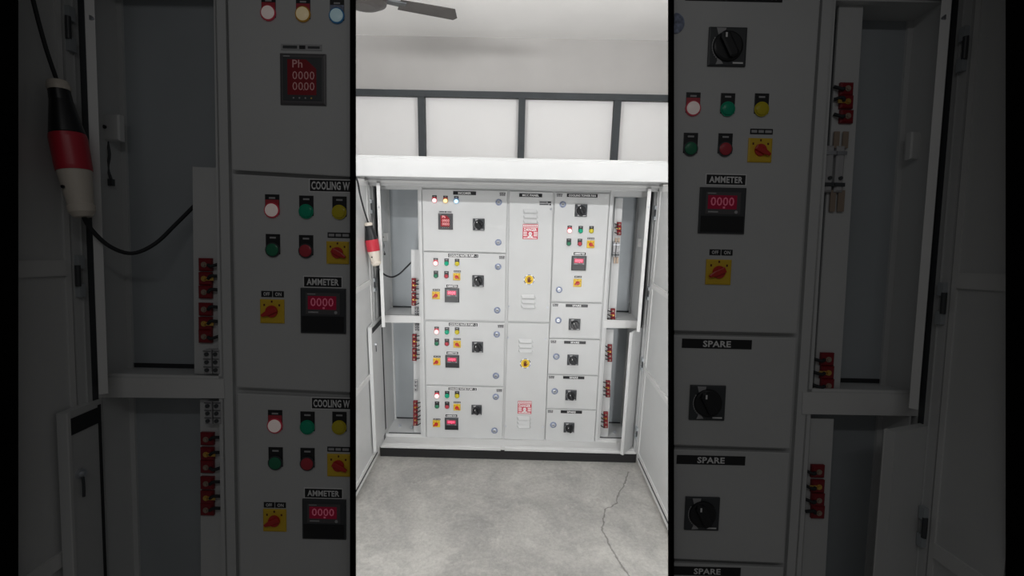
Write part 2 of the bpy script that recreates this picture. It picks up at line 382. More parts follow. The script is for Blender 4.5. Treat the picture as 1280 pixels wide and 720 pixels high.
def panel_door(F, root, q, name='compartment_door', label=None, th=0.016):
    """q: picture corners TL, TR, BR, BL of the closed door leaf, its face at w = 0."""
    b = MB(); pts = [F.uv(*c) for c in q]
    b.prism(pts, -th, 0, PAINT, 0.0022)
    o = b.build(name, root)
    if label: o['label'] = label
    return o
TH = 0.016
def lerp(a, b, t): return a+(b-a)*t

PUMPS = [
 dict(n=1, q=[(529.5, 314.9), (632.3, 317.6), (631.2, 401.3), (531.1, 399.2)], lab=(560.1, 317.4, 597.8, 321.8), tag=(623.7, 319.7, 630.7, 323.9), locks=[(622.6, 333.4), (621.5, 387.9)],
  lamps=[(544.4, 329.1), (558, 329.6), (571.2, 329.9)], row2=[(544.7, 344.9), (557.9, 345.3)], sel=(566.4, 341.6, 575.3, 350.5), seltag=(567.1, 338.1, 576, 340.2),
  at=(557.8, 355.7, 572.6, 359.6), am=(555.9, 360.2, 573.8, 378.2), oo=(541, 361.2, 549.9, 363.6), sw=(540.1, 364.7, 549.6, 373.9), rot=(590.2, 344.6, 604.5, 359)),
 dict(n=2, q=[(531.4, 401.6), (631.1, 403.7), (629.6, 482.9), (532.6, 480.4)], lab=(560.9, 403.6, 597, 407.8), tag=(622.1, 406, 629.6, 409.9), locks=[(620.9, 418.1), (619.9, 469.9)],
  lamps=[(545.6, 414.9), (558.5, 415.5), (571.2, 415.6)], row2=[(545.8, 429.7), (558.5, 430)], sel=(566.7, 425.9, 575.8, 434.9), seltag=(567, 422.8, 576, 424.8),
  at=(558.1, 439.4, 572.8, 443), am=(556.6, 444, 573.9, 460.3), oo=(542, 444.6, 550.7, 446.8), sw=(541.3, 447.9, 550.4, 456.6), rot=(589.9, 427.9, 603.6, 441.7)),
 dict(n=3, q=[(533, 482.2), (629.5, 484.7), (627.5, 548.8), (533.5, 546.8)], lab=(560.4, 484.4, 595.9, 487.9), tag=(620.5, 486.3, 627.6, 490), locks=[(619.7, 496.1), (618.1, 538.4)],
  lamps=[(546, 495.1), (558.7, 495.2), (571.2, 495.4)], row2=[(546.1, 508.3), (558.7, 508.6)], sel=(566.8, 504.9, 575.5, 513.6), seltag=(567, 502, 575.8, 503.9),
  at=(556.9, 517.8, 571.6, 521.4), am=(555.9, 522.2, 572.8, 538.2), oo=(541.6, 523, 550.6, 525), sw=(540.9, 525.3, 550, 534.4), rot=(589.1, 506.9, 601.9, 520.2))]
OOB = [(0.06, 0.44, 0.15, 0.85, TAG), (0.56, 0.94, 0.15, 0.85, TAG)]
SELB = [(0.05, 0.3, 0.25, 0.75, TAG), (0.36, 0.6, 0.25, 0.75, TAG), (0.66, 0.95, 0.25, 0.75, TAG)]
def offon(F, d, r):
    u0, u1, v0, v1 = F.rect(*r); b = MB(); du = u1-u0; dv = v1-v0
    for x0, x1, t in ((0, 0.48, 'OFF'), (0.52, 1.0, 'ON')):
        b.box(u0+du*x0, u0+du*x1, v0, v1, 0, 0.002, BLACK)
        b.text(t, u0+du*(x0+0.10), u0+du*(x1-0.10), v0+dv*0.2, v0+dv*0.8, 0.0026, WHITE, 0.02)
    b.build('label_plate', d)
def ordq(q, xmax=None, xmin=None):
    out = []
    for x, y in q: out.append((min(x, xmax) if xmax else max(x, xmin) if xmin else x, y))
    return out
def pump(F, root, P, g='c', cut=None):
    d = panel_door(F, root, ordq(P['q'], xmax=cut) if cut else P['q'], label='compartment door for cooling water pump %d' % P['n'])
    t = 'COOLING WATER PUMP - %d' % P['n']; l = P['lab']
    if cut:
        u0 = F.uv(l[0]+0.7, l[1])[0]; u1 = F.uv(576.0, l[1])[0]
        plate(F, d, (l[0], l[1], 576.2, l[3]), 'COOLING W', outline=True, tx=(u0, u1), th=0.74)
    else: plate(F, d, l, t, outline=True, tw=0.93, th=0.74)
    if not cut:
        small_tag(F, d, P['tag'])
        for c in P['locks']: lock(F, d, *c)
        rotary(F, d, P['rot'])
    for (x, y), k in zip(P['lamps'], ('red', 'green', 'yellow')): lamp(F, d, x, y, k, g=g)
    for (x, y), k in zip(P['row2'], ('bgreen', 'bred')): lamp(F, d, x, y, k, g=g)
    plate(F, d, P['seltag'], bars=SELB); selector(F, d, P['sel'], -28)
    plate(F, d, P['at'], 'AMMETER', tw=0.86, th=0.66, outline=True)
    ammeter(F, d, P['am'], g); offon(F, d, P['oo']); selector(F, d, P['sw'], 205 if P['n'] else 0)
    return d
def incomer(F, root, g='c', cut=None):
    q = [(527.4, 236.2), (634.2, 238.5), (632.5, 316.0), (529.3, 313.3)]
    d = panel_door(F, root, ordq(q, xmax=cut) if cut else q, label='topmost left door for the incoming supply')
    for (x, y), k in zip(((542.9, 250.5), (556.7, 251), (570.2, 251.6)), ('red', 'amber', 'blue')): lamp(F, d, x, y, k, g=g)
    plate(F, d, (548.6, 263.7, 564.8, 266.0), base=TAG, bars=[(0.05, 0.4, 0.25, 0.75, DGREY), (0.45, 0.6, 0.2, 0.8, BLACK), (0.66, 0.95, 0.3, 0.7, DGREY)])
    multimeter(F, d, (547.7, 267.1, 565.9, 287), g)
    if not cut:
        plate(F, d, (566.4, 239.2, 595.1, 243.6), 'INCOMER', tw=0.56)
        small_tag(F, d, (624.5, 240.6, 631.8, 245)); lock(F, d, 623.4, 252.8); lock(F, d, 622.8, 303)
        rotary(F, d, (591, 273.4, 605.4, 288.2))
def tower(F, root, g='c', cut=None):
    q = [(693.8, 240.6), (762.1, 242), (752.7, 378), (689, 376.8)]
    d = panel_door(F, root, ordq(q, xmin=cut) if cut else q, label='tall door for the cooling tower fan')
    plate(F, d, (708.6, 242.4, 747, 246.6), 'COOLING TOWER FAN', tw=0.88)
    if not cut:
        small_tag(F, d, (695.7, 242, 703, 246)); lock(F, d, 703.6, 255.5); lock(F, d, 698.9, 362.3)
    else:     # only the right rim of the lock shows beyond the added black slab
        u, v = F.uv(704.0, 255.5); r = 4.1*F.k(704, 255.5); b = MB()
        b.prism([(u, v-r*0.9)]+[(u+math.cos(math.radians(a))*r, v+math.sin(math.radians(a))*r) for a in range(-80, 81, 16)]+[(u, v+r*0.9)], 0, 0.004, BLUEFILM); b.build('door_lock', d)
    rotary(F, d, (719, 255.6, 734.2, 270.8))
    for (x, y), k in zip(((712.1, 288.5), (725.9, 288.8), (739.4, 288.9)), ('red', 'green', 'yellow')): lamp(F, d, x, y, k, g=g)
    for (x, y), k in zip(((711.1, 304.6), (724.9, 304.8)), ('bgreen', 'bred')): lamp(F, d, x, y, k, g=g)
    plate(F, d, (734.2, 297.1, 743.1, 299.2), bars=SELB); selector(F, d, (733.7, 300.7, 743.1, 310.1), -28)
    plate(F, d, (716.9, 315.3, 732.3, 319.1), 'AMMETER', tw=0.86, th=0.66, outline=True)
    ammeter(F, d, (714.5, 320.2, 732.8, 338.4), g); offon(F, d, (718, 344.8, 727.1, 347.1)); selector(F, d, (716.9, 348.8, 726.9, 358.7), 205)
SPARES = [
 dict(q=[(688.9, 378.6), (752.6, 379.8), (749.9, 423.5), (686.6, 422)], tag=(690.7, 379.7, 697.8, 383.2), lab=(707.2, 380.3, 734.8, 384), lock=(697.9, 400.5), rot=(711.4, 399.3, 725.6, 413.4)),
 dict(q=[(686.5, 423.8), (749.8, 425.2), (747.5, 468.8), (684.8, 467)], tag=(688.2, 425.2, 695.3, 429), lab=(705.1, 426.3, 732.2, 429.9), lock=(695.4, 445.8), rot=(709.5, 444, 723.2, 457.8)),
 dict(q=[(684.7, 468.7), (747.4, 470.5), (745.2, 511.8), (683.2, 510)], tag=(686, 469.7, 692.9, 473.3), lab=(703.9, 470.3, 730.4, 473.8), lock=(693.4, 489.2), rot=(707.2, 488.3, 720.8, 502)),
 dict(q=[(683.1, 511.6), (745.1, 513.4), (742.5, 552.4), (681.6, 550.8)], tag=(684.7, 512.4, 691.3, 516.3), lab=(700.9, 513, 727.5, 516.9), lock=(691.6, 531.3), rot=(705, 529.1, 718, 542.6))]
def spare(F, root, P, g='c', cut=None, inside=True):
    d = panel_door(F, root, ordq(P['q'], xmin=cut) if cut else P['q'])
    plate(F, d, P['lab'], 'SPARE', tw=0.40, th=0.7)
    if not cut: small_tag(F, d, P['tag']); lock(F, d, *P['lock'])
    if inside: rotary(F, d, P['rot'])
def centre(F, root):
    d = panel_door(F, root, [(637, 238.8), (691.5, 240.4), (686.9, 402.5), (634.6, 401.4)], 'cover_panel', 'upper centre cover with MCC PANEL sign')
    plate(F, d, (649, 242, 677.7, 246.3), 'MCC PANEL', tw=0.72)
    plate(F, d, (674, 251.6, 689, 256.7), base=TAG, bars=[(0.7, 0.98, 0.6, 0.95, BLACK), (0.86, 0.98, 0.05, 0.4, BLACK), (0.05, 0.62, 0.62, 0.85, DGREY), (0.05, 0.78, 0.12, 0.38, DGREY)])
    for y in (264.6, 271, 277.4): louvre(F, d, 653.8, 673, y)
    danger(F, d, (653.4, 280.2, 672.4, 298.9)); handsign(F, d, 661.4, 349.6)
    for y in (371, 377.3, 383.2): louvre(F, d, 651.2, 670, y)
    for c in ((688.7, 261.4), (684.4, 384.3), (635.9, 383.2)): bolt(F, d, *c)
    d = panel_door(F, root, [(634.5, 403.6), (686.8, 404.7), (680.2, 550.6), (630.3, 549)], 'cover_panel', 'lower centre cover')
    for y in (426.5, 432.6, 438.7): louvre(F, d, 648, 666.8, y)
    handsign(F, d, 656.6, 454.3); danger(F, d, (647.2, 500.7, 664.4, 517.8))
    for y in (522.8, 528, 533): louvre(F, d, 646.3, 663.8, y)
    for c in ((635, 422.3), (682, 423.9), (631.8, 532.5), (678.4, 533.8)): bolt(F, d, *c)

# ------------------------------------------------------------------ cable bays beside the doors
FW = 0.15
def quadpost(F, b, c0, c1, w0, w1, m):
    """slab between two picture edges (each top and bottom point) at depth w1."""
    (a0, a1), (b0, b1) = c0, c1
    b.prism([F.uv(*a0, w1), F.uv(*b0, w1), F.uv(*b1, w1), F.uv(*a1, w1)], w0, w1, m)
def bay(F, root, side, g='c'):
    ds = F.ds; L = side == 'L'; D = 0.25*ds; D = max(D, 0.075)
    # opening in local coordinates
    if L:
        uo = F.uv(474.5, 320)[0]; ui = F.uv(523.6, 320)[0]; rows = ((236.6, 395.3), (403.2, 543.4)); cx = 500
    else:
        uo = F.uv(806.5, 300)[0]; ui = F.uv(764.3, 300)[0]; rows = ((246.2, 401.2), (409.8, 549.7)); cx = 775
    for i, (ya, yb) in enumerate(rows):
        vt, vb = F.uv(cx, ya)[1], F.uv(cx, yb)[1]; b = MB(); t = 0.004
        a, c = min(uo, ui), max(uo, ui)
        b.box(a-t, c+t, vb, vt, -D-t, -D, GALV)                       # back sheet
        b.box(a-t, a, vb, vt, -D, -0.003, PAINT); b.box(c, c+t, vb, vt, -D, -0.003, PAINT)
        b.box(a-t, c+t, vt, vt+t, -D, -0.003, PAINT); b.box(a-t, c+t, vb-t, vb, -D, -0.003, PAINT)
        # corner fold on the side wall, dark gap along the foot of the back sheet
        s = 1 if L else -1
        x0, x1 = sorted((uo, uo+s*0.012)); b.box(x0, x1, vb, vt, -D, -D+0.012*max(ds, 0.5), PAINT)
        b.box(a+0.012, c, vb+0.002, vb+0.012, -D, -D+0.002, RUBBER)
        b.box(a, c, vb, vb+0.005, -0.010, -0.003, PAINT2); b.box(a+0.012, c, vb+0.0002, vb+0.0012, -0.03*max(ds, 0.5), -0.011, RUBBER)          # upturned front lip
        b.build('cable_bay', root)
        b = MB()
        for q in ((0.25, 0.5), (0.62, 0.4)):
            if i == 1: b.lathe((lerp(a, c, q[0]), vb, -D*q[1]), (0, 1, 0), [(0, 0.012), (0.012, 0.012), (0.012, 0.006), (0.02, 0.006)], SILV, 12)
        if b.v: b.build('bolt', root)
    # terminal chamber plate with insulators
    if L: plates = [((513.6, 312), (523.3, 312.5), (524.7, 394.5), (514.4, 394)), ((516.6, 404), (525.2, 404), (526, 543), (517.3, 543))]
    else: plates = [((769.4, 247.5), (779, 247.8), (769.6, 400.5), (759.3, 400.3)), ((758, 411.5), (767.3, 411.7), (759.8, 549), (749.9, 548.8))]
    wp = -0.05*ds if ds == 1 else -0.02
    h = 1.0 if ds == 1 else 0.4
    for q in plates:
        b = MB(); b.prism([F.uv(*c, wp) for c in q], wp-0.006, wp, PAINT, 0.001)
        b.build('mounting_plate', root)
    ys = ([(350.8, 0), (356.4, 1), (361.8, 0), (368.7, 0), (374.4, 1), (379.6, 0), (420.6, 0), (426.6, 1), (431.8, 0), (438.3, 0), (444, 1), (448.8, 0), (504, 0), (509, 1), (514, 0), (520, 0), (525, 1), (530, 0)]
          if L else [(280.4, 0), (285.6, 1), (291.4, 0), (388.7, 0), (394.0, 1), (399.2, 0), (433.6, 0), (439.6, 1), (445, 0), (450, 0), (478.8, 0), (484.6, 1), (489.6, 0), (494.4, 0), (518, 0), (523, 1), (528, 0), (533, 0)])
    for y, yel in ys:
        if ds < 1 and not 244 < y < 478: continue
        if L: xc = 517.0 if y < 400 else 517.8 if y < 460 else 519; xw = 524.2 if y < 400 else 525.6
        else: xc = 774.2 if y < 300 else 766.4 if y < 402 else 762.6 if y < 455 else 760.2 if y < 500 else 757.4; xw = {1: 768.5, 2: 759.3, 3: 757, 4: 754.3, 5: 751.3}[1 if y < 300 else 2 if y < 402 else 3 if y < 455 else 4 if y < 500 else 5]
        u0_, u1_, v0, v1 = F.rect(xc-2.6, y-2.6, xc+2.6, y+2.6, wp+0.02); b = MB()
        b.box(u0_, u1_, v0, v1, wp, wp+0.022*h, REDI, 0.003)
        uc, vc = (u0_+u1_)/2, (v0+v1)/2
        b.lathe((uc, vc, wp+0.022*h), (0, 0, 1), [(0, 0.0065), (0.004*h, 0.0065), (0.004*h, 0.0045), (0.010*h, 0.004)], GOLD if yel else COPPER, 10)
        if yel:
            sg = 1 if L else -1; x0, x1 = sorted((uc, uc+sg*0.022)); b.box(x0, x1, vc-0.004, vc+0.004, wp+0.022*h, wp+0.026*h, GOLD)
        b.build('busbar_insulator', root)
        e = F.uv(xw, y, wp+0.015); b = MB(); m_ = (uc+e[0])/2
        sag = 0.006 if int(y*10) % 3 else -0.004
        b.tube([(uc+(0.010 if L else -0.010), vc, wp+0.026*h), (m_, vc-sag+0.003, wp+0.032*h), (e[0], e[1]+0.004, wp+0.01*h)], 0.0036, RUBBER, 8, 4)
        b.build('wire', root)
    # terminal blocks and small bracket
    if L:
        for (x0, y0, x1, y1) in ((518, 384.5, 521, 394), (521.6, 384.5, 524.2, 394), (518.5, 405, 521.2, 414), (521.8, 405, 524.8, 414), (517.8, 475, 521.5, 490)):
            if ds < 1 and y0 > 474: continue
            u0_, u1_, v0, v1 = F.rect(x0, y0, x1, y1, wp+0.02); b = MB(); b.box(u0_, u1_, v0, v1, wp, wp+0.02, TAG, 0.002)
            n = 3
            for j in range(n):
                vv = lerp(v0, v1, (j+0.5)/n); b.lathe(((u0_+u1_)/2, vv, wp+0.02), (0, 0, 1), [(0, 0.0045), (0.003, 0.0045)], DGREY, 10)
                b.box(u0_, u1_, vv+0.006, vv+0.0075, wp+0.02, wp+0.021, DGREY)
            b.build('terminal_block', root)
        wb = -0.10*ds; r = F.rect(475.6, 291.3, 484.6, 301.5, wb); b = MB()
        b.box(r[0], r[1], r[2], r[3], wb-0.03*max(ds, .5), wb, PAINT2, 0.003)
        b.lathe(((r[0]+r[1])/2-0.005, (r[2]+r[3])/2, wb), (0, 0, 1), [(0, 0.004), (0.003, 0.004)], BLACK, 10)
        b.build('junction_box', root)
        b = MB(); u_, v_ = r[0]*0.7+r[1]*0.3, r[2]
        b.tube([(u_, v_, wb-0.01), (u_+0.006, v_-0.03, wb-0.008), (u_+0.001, v_-0.06, wb-0.008), (u_+0.008, v_-0.085, wb-0.008)], 0.003, DGREY, 6, 4)
        b.box(u_+0.003, u_+0.013, v_-0.1, v_-0.085, wb-0.012, wb-0.004, DGREY); b.build('tie_cord', root)
    else:
        b = MB(); r = F.rect(766.5, 303, 774.5, 321.5, wp+0.03)
        for j, xx in enumerate((0.18, 0.72)):
            uu = lerp(r[0], r[1], xx); b.box(uu-0.009, uu+0.009, r[2], r[3], wp, wp+0.03*h, TAG, 0.004)
            b.box(uu-0.011, uu+0.011, r[3]-0.02, r[3]-0.012, wp, wp+0.034*h, SILV); b.box(uu-0.011, uu+0.011, r[2]+0.012, r[2]+0.02, wp, wp+0.034*h, DGREY)
            b.lathe((uu, r[2]+0.03, wp+0.03*h), (0, 0, 1), [(0, 0.004), (0.004, 0.004)], DGREY, 10)
        b.build('fuse_holder', root)
        for (x0, y0, x1, y1) in ((769.0, 297.5, 771.2, 304.0), (772.6, 297.5, 774.8, 304.0), (767.5, 321, 769.6, 329.5), (770.6, 321, 773.2, 329.5)):
            r = F.rect(x0, y0, x1, y1, wp+0.02); b = MB(); b.box(r[0], r[1], r[2], r[3], wp+0.010*h, wp+0.016*h, COPPER); b.build('copper_link', root)
        wb = -0.10*ds; r = F.rect(797.8, 298.2, 803.8, 309, wb); b = MB(); b.box(r[0], r[1], r[2], r[3], wb-0.03*max(ds, .5), wb, PAINT2, 0.003); b.build('junction_box', root)

def leaf(b, p0, p1, t, m):        # upright slab: p = (u, w, vbottom, vtop); t: thickness vector (u, w)
    (ua, wa, ba, ta), (ub, wb, bb, tb) = p0, p1
    b.hexa([(ua, ba, wa), (ub, bb, wb), (ub, tb, wb), (ua, ta, wa)], [(ua+t[0], ba, wa+t[1]), (ub+t[0], bb, wb+t[1]), (ub+t[0], tb, wb+t[1]), (ua+t[0], ta, wa+t[1])], m)
def swing_doors(F, root, side, LEN=0.78):
    ds = F.ds; L = side == 'L'; s = -1 if L else 1
    xo, ya, yb, ybot = (474.5, 236.6, 398, 545) if L else (806.5, 243, 404, 550)
    us = F.uv(474.0 if L else 807.5, 320)[0]        # inner face of the shell side
    vtop = F.uv(640, 236.5)[1]; vbot = F.uv(640, 549.5)[1]
    fwd = FW*ds
    # shell side return with dark seal
    b = MB(); x0, x1 = sorted((us, us+s*0.03)); b.box(x0, x1, vbot, vtop, -0.30*ds, fwd, PAINT)
    b.box(*sorted((us, us-s*0.0012)), vbot, vtop, 0.08*fwd, 0.36*fwd, DGREY)
    b.box(*sorted((us, us-s*0.003)), vbot, vtop, 0.62*fwd, 0.66*fwd, PAINT)
    b.build('side_frame', root)
    # big outer door, swung out square
    w0, w1 = fwd+0.012*ds, fwd+LEN*ds; th = 0.035
    vt, vb = vtop+0.03, vbot-0.035
    b = MB(); b.box(*sorted((us+s*0.006, us+s*(0.006+th))), vb, vt, w0, w1, PAINT)
    d = b.build('outer_door', root); d['label'] = 'large outer door swung wide open'
    lip = 0.02*max(ds, 0.6)
    def strip(v0, v1, wa, wb_, dep, m, nm):
        q = MB(); q.box(*sorted((us+s*0.006, us+s*0.006-s*dep)), v0, v1, wa, wb_, m); return q.build(nm, d)
    strip(vb, vt, w0, w0+0.035*ds, 0.004, PAINT2, 'door_edge'); strip(vb, vb+0.02, w0+0.035*ds, w1, 0.006, PAINT2, 'door_edge')
    strip(vb+0.022, vb+0.042, w0+0.035*ds, w1, 0.002, RUBBER, 'rubber_seal'); strip(vb+0.044, vb+0.07, w0+0.035*ds, w1, 0.006, PAINT2, 'door_edge')
    strip(vt-0.03, vt, w0+0.035*ds, w1, 0.006, PAINT2, 'door_edge')
    for y in ((352, 463) if L else (357, 464)):
        vv = F.uv(460 if L else 816, y, fwd+0.05*ds)[1]; strip(vv-0.016, vv+0.016, w0+0.036*ds, w1, 0.012*max(ds, 0.5), PAINT2, 'stiffener')
    # hinges on the side frame
    for y in ((258, 355, 450, 535) if L else (266, 366, 454, 540)):
        u, v = F.uv(464 if L else 815, y, fwd*0.75); q = MB(); h = 0.045
        for dv in (-h, h*0.35): q.box(*sorted((us, us-s*0.010)), v+dv, v+dv+h*0.62, fwd*0.70, fwd*0.98, GALV, 0)
        q.lathe((us-s*0.006, v-h*0.5, fwd*0.96), (0, 1, 0), [(0, 0.005), (h, 0.005)], DGREY, 10)
        q.build('hinge', root)
    # narrow inner door seen almost edge-on, above
    uh = F.uv(476.2 if L else 805.2, 320)[0]
    ax = (CAM-F.O); cu, cw = ax.dot(F.U), ax.dot(F.N); dv_ = Vector((cu-uh, cw)).normalized(); n_ = Vector((-dv_.y, dv_.x))*(1 if L else -1)
    ln = 0.20*max(ds, 0.32); tk = 0.021 if ds == 1 else 0.015
    cxo = 476 if L else 800
    vt1 = F.uv(640, 233)[1]; vb1 = F.uv(cxo, yb+1)[1]
    b = MB(); a = Vector((uh, 0.003))-n_*tk/2*1.0; e = a+dv_*ln
    leaf(b, (a.x, a.y, vb1, vt1), (e.x, e.y, vb1, vt1), (n_.x*tk, n_.y*tk), PAINT2)
    d = b.build('inner_door', root); d['label'] = 'upper inner door seen edge on'
    q = MB(); u, v = e.x+n_.x*tk, F.uv(cxo, 258)[1]
    q.lathe((e.x+n_.x*tk*0.5, v, e.y), (0, 0, 1), [(0, 0.005), (0.006, 0.005)], SILV, 10); q.build('latch', d)
    # lower inner door, half open
    w_ = (0.31 if L else 0.17)*ds
    if L: n0, n1, h0, h1 = (461.6, 409.5), (465.8, 565.5), (475.5, 402.6), (478.8, 546)
    else: n0, n1, h0, h1 = (786.2, 415.8), (777.2, 568), (799.5, 410.5), (793.0, 552)
    A0, A1 = F.uv(*n0, w_), F.uv(*n1, w_); H0, H1 = F.uv(*h0), F.uv(*h1)
    au = (A0[0]+A1[0])/2; hu = (H0[0]+H1[0])/2
    if L: hu, au = us+0.008, us+0.021
    b = MB(); dd = Vector((au-hu, w_)).normalized(); nn = Vector((-dd.y, dd.x))
    if L: nn = -nn if nn.x > 0 else nn     # thickness to the outside
    else: nn = nn if nn.x > 0 else -nn
    tk = 0.018
    vt2, vb2 = A0[1], A1[1]
    leaf(b, (hu, 0.004, vb2, vt2), (au, w_, vb2, vt2), (nn.x*tk, nn.y*tk), PAINT)
    d = b.build('inner_door', root); d['label'] = 'lower inner door standing ajar'
    q = MB(); ml = -nn*0.0012*(1)
    def strip2(t0, t1, v0, v1, m, nm, off=0.0015):
        q = MB(); p0 = Vector((hu, 0.004)).lerp(Vector((au, w_)), t0); p1 = Vector((hu, 0.004)).lerp(Vector((au, w_)), t1)
        leaf(q, (p0.x, p0.y, v0, v1), (p1.x, p1.y, v0, v1), (-nn.x*off, -nn.y*off), m); return q.build(nm, d)
    if L:
        strip2(0.05, 0.13, vb2+0.02, vt2-0.01, RUBBER, 'rubber_seal'); strip2(0.13, 0.9, vt2-0.05, vt2-0.015, RUBBER, 'rubber_seal')
    strip2(0.93, 1.0, vb2, vt2, PAINT2, 'door_edge', 0.003)
    p = Vector((hu, 0.004)).lerp(Vector((au, w_)), 0.72); vv = lerp(vb2, vt2, 0.84); q = MB(); z = -nn*0.006
    q.lathe((p.x, vv, p.y), (z.x, 0, z.y), [(0, 0.011), (0.006, 0.011), (0.006, 0.007), (0.012, 0.006)], SILV, 12)
    q.tube([(p.x+z.x, vv, p.y+z.y), (p.x+z.x*1.5, vv-0.02, p.y+z.y*1.5+0.006*ds), (p.x+z.x*1.2, vv-0.05, p.y+z.y*1.2)], 0.003, DGREY, 6, 4)
    q.build('latch', d)

def body(F, root, x0c=None, x1c=None, full=True):
    """painted framework behind and around the doors."""
    ds = F.ds
    def line(c, w=-TH): return [F.uv(*c[0], w), F.uv(*c[1], w)]
    Lo = ((523.0, 233), (526.3, 552)); Ro = ((767.6, 236), (748.6, 557))
    t0, t1 = -TH-0.02, -TH+0.002
    b = MB()
    lx = (Lo if x0c is None else ((x0c, 233), (x0c, 552))); rx = (Ro if x1c is None else ((x1c, 233), (x1c, 552)))
    b.prism([F.uv(*lx[0], t1), F.uv(*rx[0], t1), F.uv(*rx[1], t1), F.uv(*lx[1], t1)], t0, t1, PAINT)
    return b.build('door_frame', root)
def stiles(F, root, side):
    b = MB(); L = side == 'L'
    # post beside the cable bay, and rails between upper and lower bay
    if L:
        quadpost(F, b, ((522.0, 236.6), (526.2, 548)), ((526.6, 236), (532.4, 548)), -0.03, -0.003, PAINT)
        quadpost(F, b, ((476, 395.3), (476.3, 403.2)), ((526, 396), (526.4, 403.6)), -0.02, 0.0, PAINT2)
        quadpost(F, b, ((477, 543.4), (477.3, 549)), ((527, 544), (527.4, 550)), -0.02, 0.0, PAINT2)
        quadpost(F, b, ((474.9, 403.2), (478.4, 544)), ((477.3, 403.2), (480.6, 544)), -0.02, 0.0, PAINT2)
        quadpost(F, b, ((471.5, 229), (471.8, 236.6)), ((527, 231), (527.4, 237)), -0.02, 0.0, PAINT)
    else:
        quadpost(F, b, ((763.0, 242), (743.5, 553)), ((768.2, 243), (749.3, 553)), -0.03, -0.003, PAINT)
        quadpost(F, b, ((755, 401.2), (754.6, 409.8)), ((801, 402), (800.4, 410.6)), -0.02, 0.0, PAINT2)
        quadpost(F, b, ((747, 549.7), (746.8, 556)), ((792.4, 551), (792, 557.5)), -0.02, 0.0, PAINT2)
        quadpost(F, b, ((764, 236.5), (763.7, 245)), ((810, 237.5), (809.5, 246)), -0.02, 0.0, PAINT)
    b.build('bay_frame', root)

# ------------------------------------------------------------------ the bright room
FC = Frame(1.0, 1.0)
def wp3(px, py, w):      # point of the plane w in world space for the bright room
    u, v = FC.uv(px, py, w); return Vector((u, -w, v))
BACKW = -0.62
ZC = wp3(640, 47.5, BACKW).z
SIDEX = 2.3; FRONTY = -1.8
def struct(b, name):
    o = b.build(name); o['kind'] = 'structure'; return o
def wbox(b, x0, x1, y0, y1, z0, z1, m):
    b.add([(x0, y0, z0), (x1, y0, z0), (x1, y1, z0), (x0, y1, z0), (x0, y0, z1), (x1, y0, z1), (x1, y1, z1), (x0, y1, z1)],
          [[3, 2, 1, 0], [4, 5, 6, 7], [0, 1, 5, 4], [1, 2, 6, 5], [2, 3, 7, 6], [3, 0, 4, 7]], m)

